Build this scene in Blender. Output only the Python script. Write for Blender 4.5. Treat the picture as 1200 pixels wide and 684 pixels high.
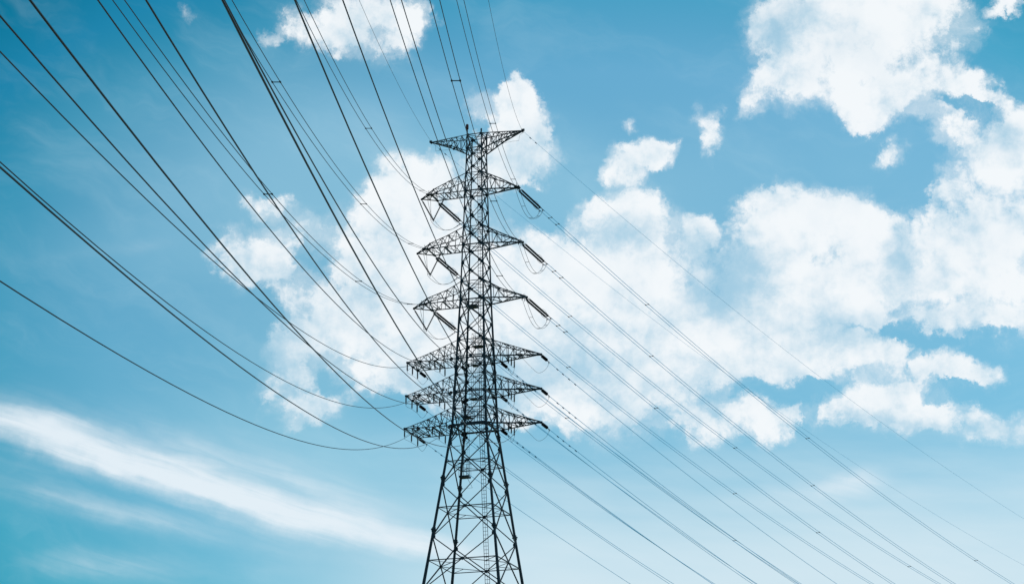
import bpy, math, random
from mathutils import Vector, Matrix

# ------------------------------------------------------------------ scene, camera, sky, sun
S = bpy.context.scene
for o in list(bpy.data.objects):
    bpy.data.objects.remove(o, do_unlink=True)
COL = S.collection
R = math.radians

cam_d = bpy.data.cameras.new('camera')
cam = bpy.data.objects.new('camera', cam_d)
COL.objects.link(cam)
cam.location = (0, 0, 1.6)
cam.rotation_euler = (R(90 + 18.075), 0, 0)
cam_d.sensor_width = 36
cam_d.lens = 78.12
cam_d.clip_start = 0.5
cam_d.clip_end = 20000
S.camera = cam

SUN_EL, SUN_AZ = 48, 62                      # sun behind and to the right of the pylon
S.view_settings.view_transform = 'Standard'
S.view_settings.look = 'None'
S.view_settings.exposure = 0
S.view_settings.gamma = 1
S.view_settings.use_curve_mapping = False
S.render.engine = 'CYCLES'

# clouds: azimuth, elevation, half width, half height (degrees), tilt, thickness
CUMULUS = [
    (-4.09, 25.11, 1.8, 1.08, 1.0, 1.0),
    (-4.91, 24.51, 1.3, 0.66, -17.0, 0.9),
    (-3.12, 24.99, 1.32, 0.76, 1.0, 0.7),
    (-5.99, 24.62, 0.86, 0.61, 2.0, 0.6),
    (-6.79, 24.37, 0.43, 0.35, 2.0, 0.6),
    (-9.09, 24.98, 0.47, 0.3, 3.0, 0.34),
    (-6.13, 25.22, 0.48, 0.43, 2.0, 0.4),
    (-3.83, 24.1, 1.43, 0.54, 1.0, 0.35),
    (8.61, 24.55, 2.59, 1.72, -3.0, 1.15),
    (10.96, 24.61, 2.56, 1.6, -4.0, 1.3),
    (7.26, 23.54, 1.4, 0.61, 16.0, 0.6),
    (8.07, 23.17, 1.64, 0.87, -3.0, 0.75),
    (9.68, 22.75, 1.39, 1.12, -4.0, 1.0),
    (11.18, 22.76, 1.38, 0.86, 5.0, 1.0),
    (12.46, 22.88, 1.02, 0.73, -23.0, 0.8),
    (12.89, 22.52, 0.91, 0.64, -5.0, 0.5),
    (9.82, 22.03, 1.04, 0.48, -4.0, 0.7),
    (9.22, 25.05, 2.83, 1.07, -4.0, 0.9),
    (10.39, 21.19, 0.82, 0.43, 6.0, 0.62),
    (13.71, 24.84, 0.69, 0.3, -5.0, 1.0),
    (6.64, 22.76, 0.46, 0.62, -31.0, 0.8),
    (11.97, 21.89, 0.82, 0.56, 5.0, 0.75),
    (13.13, 21.32, 1.35, 0.99, -5.0, 1.1),
    (13.84, 21.69, 1.01, 0.96, -5.0, 0.9),
    (12.16, 20.43, 1.13, 0.65, -4.0, 0.75),
    (13.75, 20.63, 1.0, 0.86, -5.0, 0.8),
    (5.26, 22.38, 0.66, 0.57, -2.0, 0.62),
    (5.67, 21.93, 0.56, 0.66, -21.0, 0.6),
    (3.27, 22.28, 0.4, 0.31, -1.0, 0.6),
    (3.35, 21.38, 1.17, 0.55, 8.0, 1.0),
    (3.9, 21.59, 0.71, 0.53, -1.0, 0.8),
    (2.71, 21.17, 0.71, 0.39, -1.0, 0.6),
    (3.17, 20.4, 1.17, 0.75, -1.0, 0.8),
    (3.97, 19.83, 1.16, 0.88, -20.0, 0.8),
    (2.69, 19.97, 1.4, 0.66, -1.0, 0.75),
    (2.11, 20.08, 0.89, 0.48, -1.0, 0.5),
    (5.09, 19.76, 0.46, 0.36, 27.0, 0.8),
    (0.15, 22.4, 1.18, 1.32, -9.0, 0.9),
    (0.29, 23.12, 0.86, 0.7, -0.0, 1.0),
    (0.76, 22.62, 0.71, 0.79, -0.0, 0.8),
    (0.0, 22.07, 0.95, 0.96, -0.0, 0.95),
    (0.59, 21.52, 0.99, 0.88, -0.0, 0.95),
    (-0.95, 22.84, 0.62, 0.48, 0.0, 0.45),
    (-0.35, 21.2, 1.41, 0.88, 0.0, 0.8),
    (-6.72, 20.2, 0.83, 0.44, -7.0, 0.72),
    (-5.82, 19.74, 0.69, 0.35, 2.0, 0.25),
    (-6.99, 18.87, 1.42, 1.01, 2.0, 1.1),
    (-6.13, 18.47, 1.37, 1.1, -17.0, 0.7),
    (-7.5, 18.31, 0.68, 0.66, 2.0, 0.5),
    (-5.7, 19.46, 1.39, 0.88, 2.0, 0.45),
    (-5.84, 16.61, 1.12, 0.89, 31.0, 0.5),
    (-6.15, 15.84, 0.9, 0.96, 2.0, 0.55),
    (-5.9, 15.19, 0.9, 0.92, 1.0, 0.8),
    (-5.33, 14.98, 0.9, 0.57, 1.0, 0.8),
    (-4.78, 15.21, 0.91, 0.44, 1.0, 0.3),
    (-3.4, 20.4, 1.38, 1.23, 29.0, 0.95),
    (-2.35, 20.63, 1.88, 1.32, 1.0, 1.0),
    (-4.19, 19.39, 1.39, 1.1, 1.0, 0.55),
    (-2.79, 18.98, 2.32, 1.76, 1.0, 1.0),
    (-4.61, 17.85, 2.05, 1.33, 25.0, 0.8),
    (-3.69, 17.43, 2.53, 1.54, 1.0, 0.85),
    (-4.82, 16.75, 1.83, 1.1, 1.0, 0.6),
    (-2.29, 16.35, 2.29, 1.32, 1.0, 0.9),
    (-3.43, 15.79, 1.82, 0.77, 1.0, 0.6),
    (-1.27, 18.34, 2.78, 2.42, 0.0, 1.0),
    (-1.37, 15.92, 2.06, 1.32, 0.0, 0.8),
    (-1.82, 15.25, 1.59, 0.66, 0.0, 0.4),
    (0.93, 18.56, 2.55, 1.32, -0.0, 0.95),
    (1.28, 18.88, 1.39, 0.66, -0.0, 0.6),
    (2.32, 18.54, 2.32, 1.54, -1.0, 1.1),
    (3.7, 18.3, 2.54, 1.76, 8.0, 1.1),
    (0.92, 16.8, 2.76, 1.98, -0.0, 1.15),
    (3.21, 16.77, 3.21, 1.98, -1.0, 1.2),
    (1.59, 15.47, 2.73, 1.32, -0.0, 1.0),
    (4.1, 15.66, 2.27, 1.31, -1.0, 0.9),
    (5.27, 16.73, 1.82, 1.53, -2.0, 1.0),
    (5.11, 18.92, 0.92, 1.32, -2.0, 0.6),
    (5.2, 14.54, 1.13, 0.79, -1.0, 0.72),
    (2.72, 14.58, 1.81, 0.66, -1.0, 0.5),
    (-0.23, 15.04, 1.37, 0.88, -0.0, 0.5),
    (7.1, 19.73, 1.61, 1.09, -2.0, 1.1),
    (8.04, 20.13, 1.38, 0.87, -3.0, 1.05),
    (9.28, 19.74, 1.14, 1.0, -3.0, 1.1),
    (9.79, 18.73, 1.04, 1.52, -3.0, 1.1),
    (8.08, 18.6, 2.51, 1.53, -3.0, 1.1),
    (6.48, 18.66, 1.36, 1.11, 27.0, 0.7),
    (5.99, 17.8, 1.37, 1.31, -2.0, 0.7),
    (7.57, 17.31, 2.49, 1.31, -2.0, 1.0),
    (9.17, 17.68, 1.58, 1.31, -3.0, 1.0),
    (11.62, 19.06, 2.02, 1.08, -4.0, 1.15),
    (13.08, 19.18, 2.0, 1.29, -4.0, 1.2),
    (11.66, 17.98, 2.0, 1.08, -4.0, 1.1),
    (13.21, 17.87, 1.98, 1.18, -4.0, 1.15),
    (13.34, 16.68, 1.31, 0.51, -4.0, 0.5),
    (10.93, 17.04, 1.11, 0.43, -3.0, 0.7),
    (12.25, 16.86, 1.54, 0.47, -4.0, 0.8),
    (6.84, 16.24, 2.03, 0.87, -2.0, 1.0),
    (8.19, 16.08, 2.24, 0.74, -2.0, 1.05),
    (9.88, 16.23, 1.34, 0.61, -3.0, 0.95),
    (6.18, 16.7, 1.36, 1.09, -2.0, 0.8),
    (11.95, 15.8, 1.45, 0.65, -3.0, 1.05),
    (10.96, 15.81, 0.88, 0.43, -3.0, 0.6),
    (9.91, 14.88, 1.99, 0.91, -3.0, 1.5),
    (10.42, 15.23, 1.24, 0.65, -3.0, 1.0),
    (8.68, 14.61, 0.89, 0.43, 8.0, 0.6),
    (11.67, 14.84, 0.87, 0.43, -3.0, 0.3),
    (6.61, 14.83, 1.25, 0.66, -11.0, 1.2),
    (7.79, 14.79, 0.67, 0.35, -2.0, 0.5),
    (12.72, 14.25, 1.94, 0.64, -8.0, 0.85),
    (5.78, 18.42, 1.48, 0.9, 47.0, -0.6),
    (12.53, 22.32, 1.36, 0.3, -19.0, -1.1),
    (11.26, 20.49, 0.54, 0.87, -23.0, -0.5),
    (5.46, 19.13, 0.46, 0.44, -2.0, -0.2),
    (7.37, 15.42, 1.8, 0.31, -2.0, -1.2),
    (7.91, 14.94, 0.31, 0.57, -12.0, -0.8),
    (10.52, 16.85, 0.98, 0.32, -3.0, -0.9),
    (12.43, 16.35, 1.53, 0.28, -3.0, -0.95),
    (11.48, 15.28, 1.32, 0.3, 5.0, -1.2),
    (10.81, 15.9, 0.31, 0.48, -23.0, -0.6),
    (-5.09, 18.45, 1.35, 1.12, 40.0, -0.75),
    (1.17, 20.09, 0.94, 0.57, -0.0, -0.4),
    (-5.02, 15.87, 0.91, 0.88, 1.0, -0.2),
    (-0.57, 15.81, 1.37, 0.88, 0.0, -0.5),
    (2.06, 16.17, 1.37, 0.75, -1.0, -0.5),
    (3.11, 17.65, 0.92, 0.57, -1.0, -0.4),
    (-3.69, 17.87, 1.37, 0.66, 20.0, -0.3),
    (10.89, 19.97, 0.68, 0.87, -4.0, -0.5),
    (6.13, 15.39, 0.68, 0.44, -2.0, -0.3),
    (9.12, 16.81, 0.9, 0.26, -3.0, -0.4),
    (4.52, 14.34, 0.9, 0.44, -1.0, -0.2),
]
CIRRUS = [
    (-13.17, 14.42, 3.25, 0.81, -19.0, 1.15),
    (-10.5, 13.58, 3.95, 0.82, -16.0, 1.35),
    (-7.49, 12.75, 4.21, 0.82, -15.0, 1.35),
    (-4.47, 12.08, 3.79, 0.65, -13.0, 1.2),
    (-2.46, 11.62, 2.45, 0.48, -12.0, 0.8),
    (-0.9, 11.33, 2.67, 0.43, -10.0, 0.5),
    (-11.43, 14.44, 2.85, 0.73, -25.0, 0.5),
    (-8.3, 13.59, 3.32, 0.78, -20.0, 0.5),
    (-5.62, 13.28, 3.79, 1.0, -20.0, 0.75),
    (-8.99, 14.11, 2.66, 0.78, -27.0, 0.4),
    (-3.59, 12.5, 2.68, 0.57, -15.0, 0.4),
    (-12.88, 13.3, 2.59, 0.85, -7.0, 0.3),
    (-9.11, 12.01, 5.26, 0.56, -8.0, 0.6),
    (-11.31, 12.51, 3.48, 0.47, -11.0, 0.4),
    (-11.87, 11.1, 1.93, 0.63, -8.0, 0.3),
    (-10.13, 10.78, 3.24, 0.73, 2.0, 0.6),
    (-6.21, 10.95, 1.32, 0.43, 1.0, 0.3),
    (-3.78, 11.09, 3.55, 0.65, -9.0, 0.3),
    (7.82, 12.95, 2.43, 0.65, 8.0, 0.7),
    (8.93, 13.13, 1.32, 0.43, 13.0, 0.6),
    (10.23, 12.69, 2.61, 0.6, -2.0, 0.35),
    (2.24, 12.41, 6.27, 0.57, -2.0, 0.3),
    (4.44, 11.18, 7.08, 0.56, -4.0, 0.35),
    (11.0, 11.12, 5.13, 1.28, -12.0, 0.4),
    (12.84, 12.96, 2.56, 0.86, -13.0, 0.25),
    (-12.37, 18.6, 4.45, 0.35, 11.0, 0.18),
    (-10.14, 18.95, 1.58, 0.3, 8.0, 0.22),
    (-0.91, 13.29, 3.6, 0.44, -10.0, 0.18),
    (6.61, 21.93, 2.1, 0.39, -12.0, 0.16),
    (-3.54, 21.82, 2.55, 1.12, -27.0, 0.4),
    (-5.26, 24.17, 2.14, 1.08, 2.0, 0.25),
]
SHADED = [
    (5.78, 18.36, 2.03, 1.56, 37.0, 1.0),
    (7.55, 24.71, 1.42, 1.29, -3.0, 0.8),
    (2.06, 16.02, 2.28, 1.1, -1.0, 0.7),
    (-0.69, 15.7, 2.06, 1.1, 0.0, 0.8),
    (-3.69, 17.87, 2.07, 1.1, 1.0, 0.5),
    (10.36, 18.7, 0.59, 1.52, -3.0, 0.5),
    (-6.16, 16.06, 1.59, 1.75, 2.0, 0.6),
    (-6.92, 18.22, 1.6, 0.87, 2.0, 0.5),
    (4.09, 15.22, 2.04, 0.88, -1.0, 0.4),
    (8.23, 16.96, 2.48, 0.87, -2.0, 0.5),
    (11.6, 17.11, 2.66, 0.65, -3.0, 0.6),
    (11.45, 18.2, 1.34, 0.65, -4.0, 0.3),
    (3.27, 19.52, 1.63, 0.66, -1.0, 0.45),
    (0.48, 21.63, 1.18, 0.88, -0.0, 0.3),
    (12.72, 14.21, 1.94, 0.64, -3.0, 0.8),
    (9.89, 14.49, 1.98, 0.35, -2.0, 0.5),
    (11.78, 23.04, 1.38, 0.64, -4.0, 0.3),
    (-2.74, 15.47, 2.05, 0.88, 1.0, 0.5),
    (-4.31, 24.42, 1.43, 0.52, 2.0, 0.3),
    (-0.0, 16.8, 1.38, 0.88, -0.0, 0.4),
    (1.86, 18.55, 1.85, 0.88, -1.0, -0.5),
    (9.51, 23.95, 2.34, 1.51, -4.0, -0.5),
    (8.14, 19.9, 1.38, 0.87, -3.0, -0.5),
    (9.37, 19.3, 0.91, 1.09, -3.0, -0.4),
    (12.83, 18.76, 1.33, 1.08, -4.0, -0.4),
    (3.24, 18.09, 1.38, 0.88, -1.0, -0.3),
    (-2.34, 20.52, 1.64, 0.88, 1.0, -0.4),
]
MILK = [
    (-6.99, 19.97, 7.58, 4.4, -17.0, 0.8),
    (-2.83, 21.61, 7.01, 3.54, -18.0, 0.7),
    (2.35, 20.52, 6.09, 2.85, -1.0, 0.6),
    (9.35, 20.93, 6.89, 3.47, -3.0, 0.4),
    (-5.45, 15.2, 4.97, 2.62, 1.0, 0.6),
    (-4.5, 13.25, 8.96, 1.96, -11.0, 0.7),
    (-12.37, 18.6, 5.57, 1.29, 4.0, 0.25),
]


W = bpy.data.worlds.new('World')
S.world = W
W.use_nodes = True
nt = W.node_tree
for n in list(nt.nodes):
    nt.nodes.remove(n)


def node(t, **kw):
    n = nt.nodes.new(t)
    for k, v in kw.items():
        setattr(n, k, v)
    return n


def plug(sock, v):
    if isinstance(v, bpy.types.NodeSocket):
        nt.links.new(v, sock)
    else:
        sock.default_value = v


def m(op, a, b=None, c=None, clamp=False):
    n = node('ShaderNodeMath', operation=op, use_clamp=clamp)
    plug(n.inputs[0], a)
    if b is not None:
        plug(n.inputs[1], b)
    if c is not None:
        plug(n.inputs[2], c)
    return n.outputs[0]


def vm(op, a, b):
    n = node('ShaderNodeVectorMath', operation=op)
    plug(n.inputs[0], a)
    plug(n.inputs[1], b)
    return n.outputs[0]


def smooth(v, lo, hi):
    n = node('ShaderNodeMapRange', interpolation_type='SMOOTHSTEP')
    plug(n.inputs[0], v)
    n.inputs[1].default_value = lo
    n.inputs[2].default_value = hi
    return n.outputs[0]


def noise(vec, scale, detail, rough, out='Fac', dist=0.0):
    n = node('ShaderNodeTexNoise')
    plug(n.inputs['Vector'], vec)
    n.inputs['Scale'].default_value = scale
    n.inputs['Detail'].default_value = detail
    n.inputs['Roughness'].default_value = rough
    n.inputs['Distortion'].default_value = dist
    return n.outputs[out]


def mapping(vec, loc, rot, sc, kind='TEXTURE'):
    n = node('ShaderNodeMapping', vector_type=kind)
    plug(n.inputs[0], vec)
    n.inputs[1].default_value = loc
    n.inputs[2].default_value = rot
    n.inputs[3].default_value = sc
    return n.outputs[0]


def mixc(f, a, b):
    n = node('ShaderNodeMix', data_type='RGBA')
    plug(n.inputs[0], f)
    plug(n.inputs[6], a)
    plug(n.inputs[7], b)
    return n.outputs[2]


def blobs(vec, L):
    tot = None
    for az, el, rx, ry, rot, w in L:
        v = mapping(vec, (az, el, 0), (0, 0, R(rot)), (rx, ry, 1))
        g = node('ShaderNodeTexGradient', gradient_type='SPHERICAL')
        plug(g.inputs[0], v)
        tot = m('MULTIPLY', g.outputs['Fac'], w) if tot is None else m('MULTIPLY_ADD', g.outputs['Fac'], w, tot)
    return tot


tc = node('ShaderNodeTexCoord')
sep = node('ShaderNodeSeparateXYZ')
plug(sep.inputs[0], tc.outputs['Generated'])
az = m('MULTIPLY', m('ARCTAN2', sep.outputs[0], sep.outputs[1]), 57.2958)
el = m('MULTIPLY', m('ARCSINE', sep.outputs[2]), 57.2958)
cmb = node('ShaderNodeCombineXYZ')
plug(cmb.inputs[0], az)
plug(cmb.inputs[1], el)
P = cmb.outputs[0]

# clear sky: physical sky, graded cooler and paler towards the lower right
sky = node('ShaderNodeTexSky', sky_type='NISHITA')
sky.sun_disc = False
sky.sun_elevation = R(SUN_EL)
sky.sun_rotation = R(SUN_AZ)
d = node('ShaderNodeVectorMath', operation='LENGTH')
plug(d.inputs[0], mapping(P, (2.4, 16.31, 0), (0, 0, 0), (16.4, 9.24, 1)))
# (distance from the palest part of the clear sky, linear colour wanted, physical sky radiance there / 10)
RAMP = [(0.0, (.200, .50, .71), (.27, .385, .57)),
        (0.5, (.172, .466, .678), (.25, .36, .54)),
        (0.8, (.146, .430, .648), (.22, .325, .50)),
        (0.93, (.096, .376, .588), (.21, .31, .485)),
        (1.05, (.060, .345, .540), (.205, .30, .47)),
        (1.15, (.030, .290, .480), (.20, .29, .46)),
        (1.22, (.018, .262, .460), (.19, .28, .445)),
        (1.38, (.001, .190, .335), (.171, .259, .42)),
        (1.95, (.045, .245, .430), (.171, .259, .42))]
ramp = node('ShaderNodeValToRGB')
plug(ramp.inputs[0], m('DIVIDE', d.outputs['Value'], 2.0))
cr = ramp.color_ramp
while len(cr.elements) < len(RAMP):
    cr.elements.new(0.5)
for e, (t, c, n_) in zip(cr.elements, RAMP):
    e.position = t / 2
    e.color = tuple(min(1, a / b / 2) for a, b in zip(c, n_)) + (1,)
clear = vm('MULTIPLY', sky.outputs[0], vm('MULTIPLY', ramp.outputs[0], (2, 2, 2)))
aaz = m('ABSOLUTE', az)
cq = node('ShaderNodeCombineXYZ')
plug(cq.inputs[0], m('MULTIPLY_ADD', m('MINIMUM', m('MAXIMUM', m('MULTIPLY', az, -1.0), 0.0), 15.0), -.008, .95))
lowe = m('MINIMUM', m('MAXIMUM', m('SUBTRACT', 16.3, el), 0.0), 6.0)
plug(cq.inputs[1], m('MULTIPLY_ADD', lowe, -.008, m('MULTIPLY_ADD', m('MINIMUM', aaz, 15.0), -.006, 1.0)))
plug(cq.inputs[2], m('MULTIPLY_ADD', lowe, -.006, m('MULTIPLY_ADD', m('MINIMUM', aaz, 15.0), -.006, 1.0)))
clear = vm('MULTIPLY', clear, cq.outputs[0])
# thin pale veil low in the sky
veil = m('MULTIPLY', smooth(m('MULTIPLY_ADD', noise(mapping(P, (0, 0, 0), (0, 0, R(-4)), (5, .8, 1)), 1, 4, .5), -2.2, m('MULTIPLY', el, -1)), -16.6, -11.4), smooth(az, -8.5, 1.5))
veil = m('MULTIPLY', m('MAXIMUM', veil, smooth(m('MULTIPLY', el, -1), -10.2, -3.0)), .94)
clear = mixc(veil, clear, (6.5, 8.0, 8.8, 1))
# faint drifting haze in the clear air
hz = smooth(noise(mapping(vm('ADD', P, vm('MULTIPLY', vm('SUBTRACT', noise(P, .25, 4, .6, 'Color'), (.5, .5, .5)), (3, 3, 0))), (0, 0, 0), (0, 0, R(-14)), (4.5, 1.3, 1)), 1, 8, .62), .42, .85)
clear = mixc(m('MULTIPLY', hz, .17), clear, (5.6, 7.7, 8.7, 1))

# cumulus: soft masses, broken up by billows (voronoi) and torn by fine noise
def billow(vec, scale, detail=4.0, rough=.55):
    n = node('ShaderNodeTexVoronoi', feature='F1', voronoi_dimensions='2D')
    plug(n.inputs['Vector'], vec)
    n.inputs['Scale'].default_value = scale
    n.inputs['Detail'].default_value = detail
    n.inputs['Roughness'].default_value = rough
    n.inputs['Lacunarity'].default_value = 2.3
    n.normalize = True
    return n.outputs['Distance']


wv = noise(P, 0.6, 9, 0.66, 'Color')
warp = vm('MULTIPLY', vm('SUBTRACT', wv, (.5, .5, .5)), (2.2, 1.9, 0))
PW = vm('ADD', P, warp)
PV = vm('ADD', P, vm('MULTIPLY', warp, (.35, .35, 0)))
mass = blobs(PW, [b for b in CUMULUS if b[5] > 0])
cu = m('MAXIMUM', m('ADD', mass, blobs(PW, [b for b in CUMULUS if b[5] < 0])), 0.0)
bt = m('SUBTRACT', 1.0, m('POWER', 2.718, m('MULTIPLY', m('MULTIPLY_ADD', mass, .3, cu), -1.2)))
bb = m('SUBTRACT', 1.0, m('POWER', 2.718, m('MULTIPLY', cu, -1.45)))


def relief(off):
    v1 = vm('ADD', PV, off)
    q = m('MULTIPLY', m('SUBTRACT', .36, billow(v1, .7, 3.0, .45)), .8)
    return m('MULTIPLY_ADD', m('SUBTRACT', noise(vm('ADD', P, off), 0.75, 10, 0.66), .5), 1.15, q)


r0 = relief((0, 0, 0))
cu2 = m('ADD', r0, bb)
tear = noise(PW, 4.0, 8, 0.66)
cu2 = m('MULTIPLY_ADD', m('SUBTRACT', tear, .5), 0.40, cu2)
dens = smooth(cu2, 0.24, 0.72)
thin = m('MULTIPLY', smooth(m('MULTIPLY_ADD', m('SUBTRACT', noise(PW, 1.3, 10, .7), .5), 1.2, bt), -.02, 0.85), .60)
dens = m('MAXIMUM', dens, thin)
dens = m('MULTIPLY', dens, m('MINIMUM', m('MULTIPLY', mass, 3.0), 1.0), clamp=True)
# cirrus: fibres drawn out along the streak
CIA = -15
wc = vm('MULTIPLY', vm('SUBTRACT', noise(P, .3, 6, .6, 'Color'), (.5, .5, .5)), (1.8, .8, 0))
ci = blobs(vm('ADD', P, wc), CIRRUS)
fibre = noise(mapping(vm('ADD', P, vm('MULTIPLY', wc, (.3, .3, 0))), (0, 0, 0), (0, 0, R(CIA)), (3.0, .3, 1)), 1.0, 7, 0.56, dist=.6)
puff = noise(P, 1.2, 8, .62)
ci = m('MULTIPLY', ci, m('MULTIPLY_ADD', fibre, 1.3, m('MULTIPLY_ADD', puff, .55, .1)))
cid = m('MULTIPLY', smooth(ci, 0.0, 1.9), .93)

# relief seen against the sun, which stands to the upper right
lit = m('SUBTRACT', r0, relief((.16, .22, 0)))
sh = blobs(vm('ADD', P, vm('MULTIPLY', warp, (.8, .8, 0))), SHADED)
grey = m('MULTIPLY', sh, -.6)
soft = m('SUBTRACT', noise(P, .55, 5, .55), .5)
bright = m('MULTIPLY_ADD', lit, .85, m('MULTIPLY_ADD', soft, 1.5, m('MULTIPLY_ADD', tear, .35, m('ADD', grey, .40))))
bright = smooth(bright, -.04, .74)
# scattered clouds over the rest of the sky, outside the part the photograph shows
dd = node('ShaderNodeVectorMath', operation='LENGTH')
plug(dd.inputs[0], mapping(P, (0, 18.07, 0), (0, 0, 0), (15.2, 8.6, 1)))
else_ = m('MULTIPLY', smooth(noise(mapping(tc.outputs['Generated'], (0, 0, 0), (0, 0, 0), (1, 1, .45)), 5.5, 9, .6), .52, .66), smooth(dd.outputs['Value'], 1.35, 2.0))
dens = m('MAXIMUM', dens, m('MULTIPLY', else_, .9))
cloudc = mixc(bright, (4.9, 6.9, 8.2, 1), (9.2, 9.55, 9.8, 1))
dens = m('MULTIPLY', dens, m('MULTIPLY_ADD', m('MAXIMUM', sh, 0.0), -.34, m('MULTIPLY_ADD', soft, .6, .96)), clamp=True)
# the air is milkier around the cumulus
milk = m('MULTIPLY', smooth(blobs(P, MILK), 0.0, 1.0), .30)
clear = mixc(milk, clear, (4.9, 7.8, 8.9, 1))
c1 = mixc(cid, clear, (8.1, 8.9, 9.5, 1))
c2 = mixc(m('MULTIPLY', dens, .97), c1, cloudc)
bg = node('ShaderNodeBackground')
plug(bg.inputs[0], c2)
bg.inputs[1].default_value = 0.1
wo = node('ShaderNodeOutputWorld')
plug(wo.inputs[0], bg.outputs[0])
W.cycles.sampling_method = 'MANUAL'
W.cycles.sample_map_resolution = 256

sd = bpy.data.lights.new('sun', 'SUN')
sun = bpy.data.objects.new('sun', sd)
COL.objects.link(sun)
sd.energy = 2.5
sd.angle = R(0.53)
sd.color = (1, .95, .88)
sdir = Vector((math.sin(R(SUN_AZ)) * math.cos(R(SUN_EL)), math.cos(R(SUN_AZ)) * math.cos(R(SUN_EL)), math.sin(R(SUN_EL))))
sun.rotation_euler = sdir.to_track_quat('Z', 'Y').to_euler()

random.seed(4)


# ------------------------------------------------------------------ materials
def material(name, c1_, c2_, scale=3.0, rough=.6, metal=0.0, bump=0.0, spec=.25):
    mt = bpy.data.materials.new(name)
    mt.use_nodes = True
    t = mt.node_tree
    b = t.nodes['Principled BSDF']
    tcn = t.nodes.new('ShaderNodeTexCoord')
    n = t.nodes.new('ShaderNodeTexNoise')
    n.inputs['Scale'].default_value = scale
    n.inputs['Detail'].default_value = 6
    r = t.nodes.new('ShaderNodeValToRGB')
    r.color_ramp.elements[0].position = .35
    r.color_ramp.elements[1].position = .68
    r.color_ramp.elements[0].color = (*c1_, 1)
    r.color_ramp.elements[1].color = (*c2_, 1)
    t.links.new(tcn.outputs['Object'], n.inputs['Vector'])
    t.links.new(n.outputs['Fac'], r.inputs[0])
    t.links.new(r.outputs[0], b.inputs['Base Color'])
    b.inputs['Roughness'].default_value = rough
    b.inputs['Metallic'].default_value = metal
    b.inputs['Specular IOR Level'].default_value = spec
    if bump:
        bp = t.nodes.new('ShaderNodeBump')
        bp.inputs['Strength'].default_value = bump
        t.links.new(n.outputs['Fac'], bp.inputs['Height'])
        t.links.new(bp.outputs[0], b.inputs['Normal'])
    return mt


M = {
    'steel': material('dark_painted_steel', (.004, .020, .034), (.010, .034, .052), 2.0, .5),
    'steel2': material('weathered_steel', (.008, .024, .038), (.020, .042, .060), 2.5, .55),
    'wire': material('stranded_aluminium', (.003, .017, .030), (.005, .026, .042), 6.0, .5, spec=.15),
    'wire_hazed': material('haze_tinted_aluminium', (.07, .46, .76), (.12, .54, .84), 6.0, .35, metal=.92),  # far spans only: the blue of distance haze is put into the metal colour
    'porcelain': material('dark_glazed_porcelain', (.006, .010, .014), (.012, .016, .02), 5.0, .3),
    'concrete': material('concrete', (.28, .27, .25), (.42, .41, .38), 4.0, .9, bump=.3),
    'grass': material('dry_pale_grass', (.10, .12, .05), (.20, .20, .10), .35, .95, bump=.6),
    'red': material('beacon_red_glass', (.05, .012, .012), (.08, .016, .014), 4.0, .3),
}


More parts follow.
